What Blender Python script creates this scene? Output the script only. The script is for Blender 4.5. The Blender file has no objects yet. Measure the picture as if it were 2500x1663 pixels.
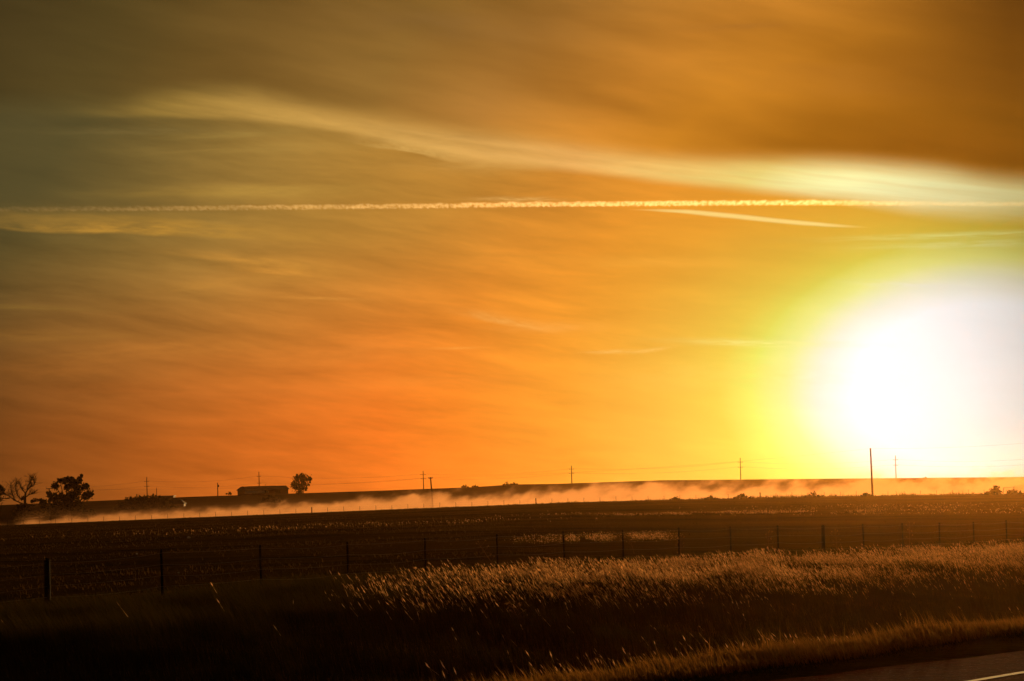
import bpy, math, random
import numpy as np
from mathutils import Vector, Matrix

random.seed(7)
rng = np.random.default_rng(11)
S = bpy.context.scene
COL = S.collection
R = math.radians

# ------------------------------------------------------------------ camera
F = 5200.0                      # focal length in photograph pixels (2500 wide)
PITCH, ROLL = math.atan(373.5 / F), R(1.56)
EYE = Vector((0, 0, 2.0))
fwd = Vector((0, math.cos(PITCH), math.sin(PITCH)))
up0 = Vector((0, -math.sin(PITCH), math.cos(PITCH)))
rt0 = Vector((1, 0, 0))
rt = rt0 * math.cos(ROLL) - up0 * math.sin(ROLL)
up = up0 * math.cos(ROLL) + rt0 * math.sin(ROLL)
cam_d = bpy.data.cameras.new('camera')
cam_d.sensor_width = 36
cam_d.lens = 36 * F / 2500
cam_d.clip_start = .1
cam_d.clip_end = 300000
cam = bpy.data.objects.new('camera', cam_d)
COL.objects.link(cam)
M = Matrix((rt, up, -fwd)).transposed().to_4x4()
M.translation = EYE
cam.matrix_world = M
S.camera = cam
S.render.resolution_x, S.render.resolution_y = 1024, 681
S.view_settings.view_transform = 'Standard'
S.view_settings.look = 'None'
S.view_settings.exposure = 0
S.view_settings.gamma = 1
S.render.engine = 'CYCLES'
S.cycles.use_denoising = True
S.cycles.max_bounces = 5
S.cycles.diffuse_bounces = 2
S.cycles.transmission_bounces = 3
S.cycles.transparent_max_bounces = 16
S.cycles.volume_bounces = 0


def ray(px, py):
    d = fwd * F + rt * (px - 1250) + up * (831.5 - py)
    return d.normalized()


def at(px, py, Y):
    """world point that stands Y metres ahead of the camera on the sight line of a photo pixel"""
    d = ray(px, py)
    return EYE + d * (Y / d.y)


def azel(px, py):
    d = ray(px, py)
    return math.atan2(d.x, d.y), math.asin(d.z)


# ------------------------------------------------------------------ sun
SUN_DIR = ray(2385, 938)
sun_d = bpy.data.lights.new('sun', 'SUN')
sun_d.energy = 3.0
sun_d.angle = R(.6)
sun_d.color = (1.0, .54, .17)
sun = bpy.data.objects.new('sun', sun_d)
COL.objects.link(sun)
sun.rotation_euler = SUN_DIR.to_track_quat('Z', 'Y').to_euler()
sun.location = (60, 300, 40)


# ------------------------------------------------------------------ node helpers
def srgb(r, g, b):
    return tuple((c / 255 / 12.92) if c / 255 <= .04045 else ((c / 255 + .055) / 1.055) ** 2.4 for c in (r, g, b))


class N:
    """small expression builder for one node tree"""
    def __init__(self, tree):
        self.t = tree

    def new(self, typ, **kw):
        n = self.t.nodes.new(typ)
        for k, v in kw.items():
            setattr(n, k, v)
        return n

    def put(self, sock, v):
        if isinstance(v, bpy.types.NodeSocket):
            self.t.links.new(v, sock)
        elif v is not None:
            sock.default_value = v

    def m(self, op, a, b=None, c=None, clamp=False):
        n = self.new('ShaderNodeMath', operation=op, use_clamp=clamp)
        for i, v in enumerate((a, b, c)):
            if v is not None:
                self.put(n.inputs[i], v)
        return n.outputs[0]

    def add(self, a, b): return self.m('ADD', a, b)
    def sub(self, a, b): return self.m('SUBTRACT', a, b)
    def mul(self, a, b): return self.m('MULTIPLY', a, b)

    def sstep(self, v, a, b, lo=0.0, hi=1.0):
        n = self.new('ShaderNodeMapRange', interpolation_type='SMOOTHSTEP')
        for i, x in enumerate((v, a, b, lo, hi)):
            self.put(n.inputs[i], x)
        return n.outputs[0]

    def lin(self, v, a, b, lo=0.0, hi=1.0):
        n = self.new('ShaderNodeMapRange')
        for i, x in enumerate((v, a, b, lo, hi)):
            self.put(n.inputs[i], x)
        return n.outputs[0]

    def ramp(self, v, lo, hi, stops, mode='EASE'):
        n = self.new('ShaderNodeValToRGB')
        cr = n.color_ramp
        cr.interpolation = mode
        while len(cr.elements) > 1:
            cr.elements.remove(cr.elements[-1])
        for i, (p, c) in enumerate(stops):
            e = cr.elements[0] if i == 0 else cr.elements.new((p - lo) / (hi - lo))
            e.position = (p - lo) / (hi - lo)
            e.color = (*c, 1)
        self.put(n.inputs[0], self.lin(v, lo, hi))
        return n.outputs[0]

    def curve(self, v, pts):
        xs, ys = [p[0] for p in pts], [p[1] for p in pts]
        x0, x1, y0, y1 = min(xs), max(xs), min(ys), max(ys)
        n = self.new('ShaderNodeFloatCurve')
        c = n.mapping.curves[0]
        P = [((x - x0) / (x1 - x0), (y - y0) / max(y1 - y0, 1e-6)) for x, y in pts]
        c.points[0].location, c.points[1].location = P[0], P[-1]
        for p in P[1:-1]:
            c.points.new(*p)
        n.mapping.update()
        self.put(n.inputs['Value'], self.lin(v, x0, x1))
        return self.lin(n.outputs[0], 0, 1, y0, y1)

    def vec(self, x, y, z=0.0):
        n = self.new('ShaderNodeCombineXYZ')
        for i, v in enumerate((x, y, z)):
            self.put(n.inputs[i], v)
        return n.outputs[0]

    def noise(self, v, scale=1.0, detail=4.0, rough=.5, dist=0.0, col=False):
        n = self.new('ShaderNodeTexNoise')
        self.put(n.inputs['Vector'], v)
        n.inputs['Scale'].default_value = scale
        n.inputs['Detail'].default_value = detail
        n.inputs['Roughness'].default_value = rough
        n.inputs['Distortion'].default_value = dist
        return n.outputs[1 if col else 0]

    def mix(self, f, a, b, blend='MIX'):
        n = self.new('ShaderNodeMix', data_type='RGBA', blend_type=blend)
        n.clamp_factor = True
        self.put(n.inputs[0], f)
        self.put(n.inputs[6], a if isinstance(a, bpy.types.NodeSocket) else (*a, 1))
        self.put(n.inputs[7], b if isinstance(b, bpy.types.NodeSocket) else (*b, 1))
        return n.outputs[2]


# ------------------------------------------------------------------ sky (world)
world = bpy.data.worlds.new('World')
S.world = world
world.use_nodes = True
wt = world.node_tree
wt.nodes.clear()
w = N(wt)
tc = w.new('ShaderNodeTexCoord')
sep = w.new('ShaderNodeSeparateXYZ')
wt.links.new(tc.outputs['Generated'], sep.inputs[0])
dx, dy, dz = sep.outputs
az = w.mul(w.m('ARCTAN2', dx, dy), F)            # in units of 1/5200 rad: about one photo pixel of sky
el = w.mul(w.m('ARCSINE', dz), F)
dot = w.new('ShaderNodeVectorMath', operation='DOT_PRODUCT')
wt.links.new(tc.outputs['Generated'], dot.inputs[0])
dot.inputs[1].default_value = ray(2254, 932)
rs = w.mul(w.m('ARCCOSINE', w.m('MINIMUM', dot.outputs['Value'], .9999999)), F)
# slow bending of the coordinates keeps gradients and edges from looking computed
wv = w.vec(w.mul(az, 1 / 900), w.mul(el, 1 / 320))
warp = w.noise(wv, 1.0, 3, .5)
warp2 = w.noise(w.vec(w.mul(az, 1 / 420), w.mul(el, 1 / 90), 7.0), 1.0, 4, .55)
wob = w.add(w.mul(w.sub(warp, .5), 90), w.mul(w.sub(warp2, .5), 34))
# bloom of the sun painted into the sky, wider than high
az_s, el_s = azel(2400, 940)[0] * F, azel(2400, 940)[1] * F
rs_a = w.m('SQRT', w.add(w.m('POWER', w.mul(w.sub(az, az_s), .62), 2.0), w.m('POWER', w.sub(el, el_s), 2.0)))
rw = w.add(rs_a, w.mul(wob, .3))
LOW = [(0, (1.1, 1.14, 1.15)), (190, (1.04, 1.07, 1.06)), (245, srgb(246, 246, 226)), (290, srgb(244, 250, 160)),
       (341, srgb(238, 250, 112)), (392, srgb(250, 218, 84)), (487, srgb(254, 190, 70)), (624, srgb(255, 162, 50)),
       (785, srgb(254, 136, 38)), (900, srgb(244, 120, 34)), (1020, srgb(220, 108, 32)), (1175, srgb(192, 96, 29)),
       (1330, srgb(152, 79, 25)), (1488, srgb(114, 62, 21)), (2100, srgb(66, 40, 20)), (4000, srgb(38, 28, 22)), (10200, srgb(26, 22, 22))]
HIGH = [(0, (1.1, 1.12, 1.12)), (190, (1.02, 1.03, 1.02)), (250, srgb(234, 236, 200)), (300, srgb(222, 220, 120)), (350, srgb(206, 186, 66)),
        (430, srgb(214, 168, 54)), (560, srgb(228, 156, 48)), (680, srgb(230, 148, 46)), (800, srgb(210, 136, 46)), (940, srgb(188, 130, 50)),
        (1080, srgb(174, 126, 52)), (1220, srgb(158, 120, 54)), (1370, srgb(124, 98, 46)), (1510, srgb(90, 76, 38)), (1760, srgb(70, 58, 30)),
        (2400, srgb(50, 44, 30)), (4000, srgb(34, 32, 28)), (10200, srgb(24, 24, 25))]


def two_ramps(val, stops):
    n1 = [s_ for s_ in stops if s_[0] <= 1800]
    a = w.ramp(val, 0, n1[-1][0], n1, 'LINEAR')
    b = w.ramp(val, n1[-1][0], 10200, [n1[-1]] + [s_ for s_ in stops if s_[0] > 1800], 'LINEAR')
    return w.mix(w.m('GREATER_THAN', val, float(n1[-1][0])), a, b)


low, high = two_ramps(rw, LOW), two_ramps(rw, HIGH)
sky = w.mix(w.sstep(w.add(el, w.mul(wob, .8)), 60, 720), low, high)

# the wide veil of brown smoke above and the pale sheet of cirrus below its edge
E = lambda pts: [(azel(*p)[0] * F, azel(*p)[1] * F) for p in pts]
lowE = w.curve(az, [(-2600, 940)] + E([(0, 280), (228, 283), (504, 293), (680, 306), (800, 318), (901, 335), (1034, 372), (1140, 398), (1290, 408), (1462, 425), (1621, 446), (1780, 462), (1992, 484), (2500, 534)]) + [(3200, 540)])
topE = w.curve(az, [(-2600, 990)] + E([(0, 262), (238, 262), (398, 236), (560, 226), (663, 243), (795, 272), (954, 298), (1113, 322), (1300, 346), (1462, 366), (1674, 390), (1850, 396), (2045, 400), (2257, 412), (2500, 440)]) + [(3200, 600)])
elw = w.add(el, w.mul(w.sub(warp2, .5), 22))
below_soft = w.curve(az, [(-2600, 30), (-1250, 24), (-1000, 12), (-400, 16), (-200, 26), (0, 22), (600, 30), (1250, 50), (3200, 60)])
s_low = w.sstep(w.sub(elw, lowE), w.mul(below_soft, -.5), below_soft)
s_top = w.sstep(w.sub(w.add(el, w.mul(w.sub(warp, .5), 26)), topE), -30, 46)
streak = w.mul(s_low, w.m('SUBTRACT', 1.0, s_top))
fade = w.curve(az, [(-2600, 0), (-1500, 0), (-1150, .12), (-1000, .55), (-850, .85), (-600, 1), (-250, 1), (600, 1), (1000, .9), (1250, .8), (2600, 0)])
fib = w.noise(w.vec(w.mul(w.add(az, w.mul(el, 2.2)), 1 / 420), w.mul(w.add(el, w.mul(az, .16)), 1 / 26), 2.0), 1.0, 5, .55)
streak = w.mul(w.mul(streak, fade), w.lin(fib, .32, .68, .66, 1.0))
bright = w.mix(1.0, sky, (1.42, 1.36, 1.25), 'MULTIPLY')
pale = w.ramp(rs, 300, 2300, [(300, (1.0, 1.05, .72)), (520, (1.0, 1.06, .52)), (640, srgb(238, 224, 132)), (760, srgb(240, 206, 118)), (1000, srgb(246, 186, 104)),
                                (1250, srgb(232, 176, 92)), (1600, srgb(206, 158, 78)), (1950, srgb(164, 128, 56)), (2300, srgb(120, 98, 44))], 'LINEAR')
sky_c = w.mix(w.mul(streak, .92), sky, pale)
# smoke veil
smoke_n = w.noise(w.vec(w.mul(w.add(az, el), 1 / 900), w.mul(w.add(el, w.mul(az, .22)), 1 / 260), 5.0), 1.0, 4, .5)
smoke = w.ramp(rs, 300, 2700, [(300, srgb(186, 122, 34)), (560, srgb(150, 90, 15)), (650, srgb(158, 98, 18)), (838, srgb(200, 128, 34)), (1000, srgb(196, 126, 42)),
                                 (1250, srgb(168, 114, 48)), (1500, srgb(136, 98, 42)), (1800, srgb(110, 80, 34)), (2150, srgb(86, 66, 28)), (2700, srgb(60, 48, 24))], 'LINEAR')
smoke = w.mix(w.lin(smoke_n, .35, .66), w.mix(1.0, smoke, (.78, .75, .66), 'MULTIPLY'), w.mix(1.0, smoke, (1.28, 1.28, 1.3), 'MULTIPLY'))
corner = w.mul(w.sstep(az, 500, 1350), w.sstep(el, 620, 1100))
smoke = w.mix(w.mul(corner, .72), smoke, srgb(92, 50, 10))
hole = w.curve(az, [(-2600, .5), (-1250, .5), (-900, .7), (-400, 1), (1250, 1), (2600, 1)])
sky_c = w.mix(w.mul(w.mul(s_top, hole), .93), sky_c, smoke)
# fine cirrus fibres everywhere, stretched along the wind
f1 = w.noise(w.vec(w.mul(w.add(az, w.mul(el, 1.5)), 1 / 330), w.mul(w.add(el, w.add(w.mul(az, .09), w.mul(wob, .9))), 1 / 62), 11.0), 1.0, 7, .6)
f2 = w.noise(w.vec(w.mul(w.add(az, w.mul(el, 2.0)), 1 / 130), w.mul(w.add(el, w.add(w.mul(az, .12), w.mul(wob, 1.3))), 1 / 34), 3.0), 1.0, 6, .62)
fam = w.add(w.mul(w.sub(f1, .5), .85), w.mul(w.sub(f2, .5), .38))
fmask = w.mul(w.curve(rs, [(0, 0), (300, .15), (700, .4), (1200, .9), (2300, 1), (6000, .8)]), w.lin(s_top, 0, 1, 1, .4))
fam = w.add(1.0, w.mul(fam, fmask))
vm = w.new('ShaderNodeVectorMath', operation='SCALE')
wt.links.new(sky_c, vm.inputs[0])
wt.links.new(fam, vm.inputs['Scale'])
sky_c = vm.outputs[0]


def wisp(px, py, lx, ly, slope, amp, colr, rough=.5, seed=0.0, edge=0.0):
    """one cloud wisp: soft ellipse broken by fibres; edge > 0 gives it a crisper lower side"""
    global sky_c
    a0, e0 = azel(px, py)
    a, e = w.sub(az, a0 * F), w.sub(el, e0 * F)
    e2 = w.add(w.add(e, w.mul(a, slope)), w.mul(w.sub(warp2, .5), ly * 1.6))
    q = w.add(w.m('POWER', w.mul(a, 1 / lx), 2.0), w.m('POWER', w.mul(e2, 1 / ly), 2.0))
    body = w.m('EXPONENT', w.mul(q, -1.0))
    if edge:
        body = w.mul(body, w.sstep(e2, -ly * .55, -ly * .55 + edge))
    fb = w.noise(w.vec(w.mul(a, 1.6 / lx), w.mul(e2, .9 / ly), seed), 1.6, 5, .6)
    sky_c = w.mix(w.mul(w.mul(body, w.lin(fb, .5 - rough, .5 + rough * .4, 0, 1)), amp), sky_c, colr)


wisp(330, 562, 320, 30, .05, .95, srgb(202, 146, 54), .25, 1.0, 12)
wisp(150, 535, 240, 14, .0, .5, srgb(170, 128, 52), .3, 1.5)
wisp(640, 470, 190, 16, .0, .45, srgb(206, 160, 70), .3, 2.0)
wisp(500, 470, 260, 10, -.02, .4, srgb(176, 136, 58), .3, 2.5)
wisp(620, 362, 260, 12, -.02, .35, srgb(178, 140, 66), .3, 3.0)
wisp(1000, 365, 110, 24, .22, .6, srgb(230, 180, 96), .3, 3.4, 9)
wisp(1210, 400, 180, 18, .0, .45, srgb(222, 168, 84), .3, 3.7)
wisp(1240, 790, 95, 17, .22, .5, srgb(255, 184, 92), .3, 4.0, 10)
wisp(790, 729, 90, 4, .05, .5, srgb(228, 152, 62), .2, 5.0)
wisp(700, 660, 110, 18, .1, .4, srgb(224, 154, 58), .3, 5.5)
wisp(1500, 859, 60, 4, .0, .5, srgb(255, 204, 112), .2, 6.0)
wisp(1590, 855, 40, 4, -.12, .5, srgb(255, 206, 112), .2, 6.2)
wisp(1260, 487, 90, 6, .04, .6, srgb(246, 190, 104), .2, 6.5)
wisp(2390, 574, 260, 7, .02, .7, srgb(226, 228, 140), .2, 7.0)
wisp(2400, 596, 220, 9, .02, .6, srgb(226, 228, 150), .2, 7.5)
wisp(2290, 700, 140, 8, .1, .5, srgb(240, 240, 226), .2, 8.0)
wisp(1880, 838, 170, 8, .06, .55, srgb(250, 244, 150), .2, 8.2)
wisp(1780, 920, 220, 30, .03, .35, srgb(255, 216, 96), .25, 8.4)
wisp(860, 860, 260, 26, .0, .4, srgb(238, 140, 52), .25, 8.6)
wisp(420, 850, 260, 22, -.05, .35, srgb(206, 130, 50), .25, 8.8)
wisp(620, 640, 150, 16, .12, .6, srgb(216, 150, 60), .3, 9.1, 10)
wisp(540, 690, 120, 14, -.1, .45, srgb(200, 138, 56), .3, 9.2)
wisp(690, 668, 80, 10, .1, .55, srgb(226, 152, 60), .3, 9.3, 6)
wisp(330, 320, 200, 10, .0, .45, srgb(140, 116, 62), .3, 9.4)
wisp(560, 330, 130, 8, -.04, .5, srgb(168, 136, 66), .3, 9.5)
wisp(1350, 800, 110, 12, .0, .35, srgb(255, 176, 84), .3, 9.6)
wisp(1120, 850, 60, 3, .0, .5, srgb(255, 168, 70), .2, 9.7)
wisp(220, 900, 240, 26, -.03, .4, srgb(178, 108, 42), .3, 9.8)
wisp(520, 960, 260, 22, .04, .35, srgb(214, 118, 44), .3, 9.9)
wisp(150, 820, 240, 16, .0, .4, srgb(166, 112, 44), .3, 10.1)
wisp(60, 750, 160, 6, .04, .4, srgb(150, 112, 46), .3, 10.2)
wisp(1000, 930, 300, 20, .0, .3, srgb(255, 150, 54), .3, 10.3)
wisp(1600, 640, 200, 14, .05, .3, srgb(255, 180, 70), .3, 10.4)
wisp(1050, 60, 260, 40, .1, .35, srgb(140, 102, 54), .3, 10.5)
wisp(1800, 66, 120, 8, .0, .4, srgb(160, 104, 44), .3, 10.6)
wisp(1980, 190, 300, 50, .1, .3, srgb(176, 112, 40), .3, 10.7)
# low old vapour trail, drifting below the fresh one
oldc = w.curve(az, E([(1500, 511), (1650, 516), (1760, 526), (1900, 540), (2020, 549), (2150, 556)]))
dd = w.m('ABSOLUTE', w.sub(w.add(el, w.mul(w.sub(warp2, .5), 9)), oldc))
oldw = w.curve(az, E([(1500, 511), (1501, 511)])[:0] + [(azel(1500, 511)[0] * F, 0), (azel(1640, 515)[0] * F, 3.5), (azel(1760, 526)[0] * F, 5.5), (azel(1960, 545)[0] * F, 4.5), (azel(2150, 556)[0] * F, 0)])
oldm = w.mul(w.sstep(dd, w.mul(oldw, 1.6), w.mul(oldw, .3)), w.mul(w.sstep(az, azel(1520, 511)[0] * F, azel(1680, 516)[0] * F), w.sstep(az, azel(2140, 556)[0] * F, azel(1990, 548)[0] * F)))
sky_c = w.mix(w.mul(oldm, .8), sky_c, srgb(255, 222, 130))
# cool blue-grey patch of clear evening sky left, under the cirrus
bl = w.mul(w.sstep(az, -600, -1250), w.mul(w.sstep(el, 560, 760), w.sstep(el, 1010, 900)))
sky_c = w.mix(w.mul(bl, .5), sky_c, srgb(84, 76, 44))
# lens vignetting painted into the sky: greyer to the right of the sun
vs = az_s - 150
vignette = w.ramp(az, vs - 600, vs + 1600, [(vs - 600, (1, 1, 1)), (vs - 130, (1, 1, 1)), (vs, (.90, .90, .90)), (vs + 120, (.76, .76, .76)), (vs + 250, (.58, .58, .58)), (vs + 1600, (.41, .41, .41))], 'LINEAR')
sky_c = w.mix(1.0, sky_c, vignette, 'MULTIPLY')
sky_c = w.mix(w.mul(w.ramp(el, 0, 700, [(0, (1, 1, 1)), (120, (.80, .80, .80)), (220, (.44, .44, .44)), (330, (.22, .22, .22)), (500, (.12, .12, .12)), (700, (.0, .0, .0))], 'LINEAR'), w.sstep(az, vs - 40, vs + 250)), sky_c, w.mix(1.0, sky_c, (.42, .96, 1.0), 'MULTIPLY'))  # red taken out of the sky here to cancel the orange haze glow
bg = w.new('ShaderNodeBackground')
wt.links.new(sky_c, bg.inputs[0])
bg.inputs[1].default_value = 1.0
wo = w.new('ShaderNodeOutputWorld')
wt.links.new(bg.outputs[0], wo.inputs[0])


# ------------------------------------------------------------------ materials
def mat(name, build):
    m = bpy.data.materials.new(name)
    m.use_nodes = True
    m.node_tree.nodes.clear()
    n = N(m.node_tree)
    out = n.new('ShaderNodeOutputMaterial')
    build(n, out)
    return m


def principled(n, out, colr, rough=.8, bump=None, spec=.3, metal=0.0, bump_d=.02):
    b = n.new('ShaderNodeBsdfPrincipled')
    n.put(b.inputs['Base Color'], colr if isinstance(colr, bpy.types.NodeSocket) else (*colr, 1))
    n.put(b.inputs['Roughness'], rough)
    b.inputs['Specular IOR Level'].default_value = spec
    b.inputs['Metallic'].default_value = metal
    if bump is not None:
        bp = n.new('ShaderNodeBump')
        bp.inputs['Distance'].default_value = bump_d
        n.put(bp.inputs['Height'], bump)
        n.t.links.new(bp.outputs[0], b.inputs['Normal'])
    n.t.links.new(b.outputs[0], out.inputs[0])
    return b


def matte(n, out, colr, bump=None, bump_d=.02):
    b = n.new('ShaderNodeBsdfDiffuse')
    n.put(b.inputs['Color'], colr)
    b.inputs['Roughness'].default_value = .5
    if bump is not None:
        bp = n.new('ShaderNodeBump')
        bp.inputs['Distance'].default_value = bump_d
        n.put(bp.inputs['Height'], bump)
        n.t.links.new(bp.outputs[0], b.inputs['Normal'])
    n.t.links.new(b.outputs[0], out.inputs[0])


def pos(n):
    return n.new('ShaderNodeNewGeometry').outputs['Position']


def m_simple(name, c1, c2, scale, rough=.8, spec=.3, metal=0.0, stretch=(1, 1, 1)):
    def b(n, out):
        mp = n.new('ShaderNodeMapping')
        tcn = n.new('ShaderNodeTexCoord')
        n.t.links.new(tcn.outputs['Object'], mp.inputs[0])
        mp.inputs['Scale'].default_value = stretch
        f = n.noise(mp.outputs[0], scale, 5, .6)
        principled(n, out, n.mix(n.lin(f, .3, .7), c1, c2), rough, f, spec, metal, .01)
    return mat(name, b)


def b_ground(n, out):
    p = pos(n)
    mp = n.new('ShaderNodeMapping')
    n.t.links.new(p, mp.inputs[0])
    mp.inputs['Rotation'].default_value = (0, 0, R(12))
    mp.inputs['Scale'].default_value = (.35, 1, 1)
    big = n.noise(mp.outputs[0], .045, 5, .6)
    mid = n.noise(mp.outputs[0], .4, 5, .65)
    fine = n.noise(p, 6, 4, .7)
    c = n.mix(n.lin(big, .38, .62), (.070, .050, .013), (.190, .106, .024))
    c = n.mix(n.lin(mid, .45, .75), c, (.27, .148, .035))
    c = n.mix(n.lin(fine, .35, .75), n.mix(1.0, c, (.55, .55, .55), 'MULTIPLY'), c)
    matte(n, out, c, n.add(fine, n.mul(mid, 2)), .08)


def b_field(n, out):
    p = pos(n)
    s = n.new('ShaderNodeSeparateXYZ')
    n.t.links.new(p, s.inputs[0])
    v = n.vec(n.mul(s.outputs[0], .01), n.mul(s.outputs[1], .05), 0.0)
    big = n.noise(v, 1.0, 5, .6)
    fine = n.noise(p, .8, 4, .7)
    c = n.mix(n.lin(big, .35, .65), (.024, .017, .004), (.050, .029, .007))
    c = n.mix(n.lin(fine, .4, .8), c, (.07, .042, .010))
    matte(n, out, c, fine, .2)


def b_asphalt(n, out):
    p = pos(n)
    agg = n.noise(p, 26, 3, .8)
    agg2 = n.noise(p, 9, 3, .7)
    wear = n.noise(p, .6, 4, .6)
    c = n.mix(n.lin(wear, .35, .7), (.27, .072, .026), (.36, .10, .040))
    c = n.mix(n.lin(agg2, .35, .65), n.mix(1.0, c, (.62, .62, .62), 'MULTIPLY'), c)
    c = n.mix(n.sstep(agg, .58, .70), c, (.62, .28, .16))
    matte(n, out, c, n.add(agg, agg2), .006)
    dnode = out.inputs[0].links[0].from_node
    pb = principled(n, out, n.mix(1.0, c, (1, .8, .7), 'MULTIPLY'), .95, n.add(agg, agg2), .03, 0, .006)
    mx = n.new('ShaderNodeMixShader')
    mx.inputs[0].default_value = .22
    n.t.links.new(dnode.outputs[0], mx.inputs[1])
    n.t.links.new(pb.outputs[0], mx.inputs[2])
    n.t.links.new(mx.outputs[0], out.inputs[0])


def b_paint(n, out):
    p = pos(n)
    f = n.noise(p, 5, 5, .75)
    c = n.mix(n.sstep(f, .50, .62), (.60, .58, .46), (.16, .07, .04))
    principled(n, out, c, .8, f, .15, 0, .003)


def b_dirt(n, out):
    f = n.noise(pos(n), .7, 5, .6)
    principled(n, out, n.mix(f, (.20, .13, .08), (.30, .21, .14)), .95, f, .1, 0, .05)


def leafy(name, c1, c2, trans, tmix):
    """leaf or blade: reflects a little, lets light through when lit from behind"""
    def b(n, out):
        at_ = n.new('ShaderNodeAttribute', attribute_name='tone')
        t = at_.outputs['Fac']
        c = n.mix(t, c1, c2)
        d = n.new('ShaderNodeBsdfDiffuse')
        n.put(d.inputs[0], c)
        tr = n.new('ShaderNodeBsdfTranslucent')
        n.put(tr.inputs[0], n.mix(1.0, c, trans, 'MULTIPLY'))
        mx = n.new('ShaderNodeMixShader')
        mx.inputs[0].default_value = tmix
        n.t.links.new(d.outputs[0], mx.inputs[1])
        n.t.links.new(tr.outputs[0], mx.inputs[2])
        n.t.links.new(mx.outputs[0], out.inputs[0])
    return mat(name, b)


MAT = dict(
    ground=mat('ground_turf', b_ground), field=mat('far_field_soil', b_field), asphalt=mat('asphalt', b_asphalt),
    paint=mat('worn_road_paint', b_paint), dirt=mat('dirt_road_gravel', b_dirt),
    blade=leafy('grass_blade', (.018, .019, .005), (.064, .042, .011), (1.3, 1.2, .8), .45),
    head=leafy('seed_head_lit_tip', (.34, .20, .09), (1.0, .66, .36), (1.1, 1.0, .9), .65),
    verge=leafy('sunlit_verge_blade', (.11, .080, .022), (.36, .19, .055), (1.3, 1.1, .8), .5),  # paler than the other blades: the verge's sunlight is put into the colour
    tuft=leafy('pasture_tuft', (.040, .026, .006), (.110, .060, .015), (1.2, 1.1, .8), .5),
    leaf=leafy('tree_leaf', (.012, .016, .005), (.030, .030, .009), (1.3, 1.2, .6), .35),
    weed=leafy('dry_weed', (.22, .11, .05), (.42, .24, .10), (1.1, 1.0, .8), .5),
    bark=m_simple('bark', (.05, .035, .022), (.10, .075, .05), 3, .9, .1),
    pole=m_simple('weathered_pole_wood', (.07, .048, .032), (.12, .085, .055), 2, .85, .2, 0, (4, 4, .5)),
    wood=m_simple('fence_post_wood', (.018, .013, .008), (.04, .028, .016), 6, .9, .05, 0, (5, 5, .6)),
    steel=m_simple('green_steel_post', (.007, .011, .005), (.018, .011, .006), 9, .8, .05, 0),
    wire=m_simple('galvanised_wire', (.30, .28, .26), (.20, .12, .08), 30, .4, .5, .8),
    cable=m_simple('power_cable', (.05, .05, .05), (.08, .08, .08), 1, .5, .4, .4),
    glass=m_simple('insulator_ceramic', (.16, .10, .08), (.25, .2, .18), 3, .3, .5),
    tin=m_simple('metal_roof_sheet', (.16, .13, .13), (.22, .18, .18), .6, .75, .3, .2, (.3, 3, 1)),
    siding=m_simple('barn_siding', (.13, .07, .045), (.19, .10, .07), 2, .8, .3),
    darkw=m_simple('door_dark_wood', (.04, .03, .025), (.07, .05, .04), 2, .8, .3),
    white=m_simple('white_trim', (.62, .58, .55), (.75, .72, .70), 2, .6, .4),
    window=m_simple('window_glass', (.03, .03, .035), (.05, .05, .055), 1, .08, .6),
    rock=m_simple('pale_stone', (.45, .40, .28), (.60, .54, .36), 5, .8, .3),
    gate=m_simple('gate_tube_steel', (.25, .22, .2), (.34, .3, .27), 8, .45, .5, .6),
)


# ------------------------------------------------------------------ mesh helpers
def tag(o, label=None, cat=None, group=None, kind=None):
    if label: o['label'] = label
    if cat: o['category'] = cat
    if group: o['group'] = group
    if kind: o['kind'] = kind
    return o


def empty(name, loc, rz=0):
    o = bpy.data.objects.new(name, None)
    COL.objects.link(o)
    o.location = loc
    o.rotation_euler = (0, 0, rz)
    o.empty_display_size = .2
    return o


def np_mesh(name, V, T, mats, tone=None, mi=None, parent=None, loc=None):
    """triangle mesh straight from arrays"""
    me = bpy.data.meshes.new(name)
    V = np.asarray(V, np.float32); T = np.asarray(T, np.int32)
    me.vertices.add(len(V)); me.vertices.foreach_set('co', V.ravel())
    me.loops.add(T.size); me.loops.foreach_set('vertex_index', T.ravel())
    me.polygons.add(len(T))
    me.polygons.foreach_set('loop_start', np.arange(0, T.size, 3, dtype=np.int32))
    if mi is not None:
        me.polygons.foreach_set('material_index', np.asarray(mi, np.int32))
    for m in (mats if isinstance(mats, (list, tuple)) else [mats]):
        me.materials.append(m)
    if tone is not None:
        a = me.attributes.new('tone', 'FLOAT', 'POINT')
        a.data.foreach_set('value', np.asarray(tone, np.float32))
    me.update(calc_edges=True)
    o = bpy.data.objects.new(name, me)
    COL.objects.link(o)
    if parent: o.parent = parent
    if loc is not None: o.location = loc
    return o


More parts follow.
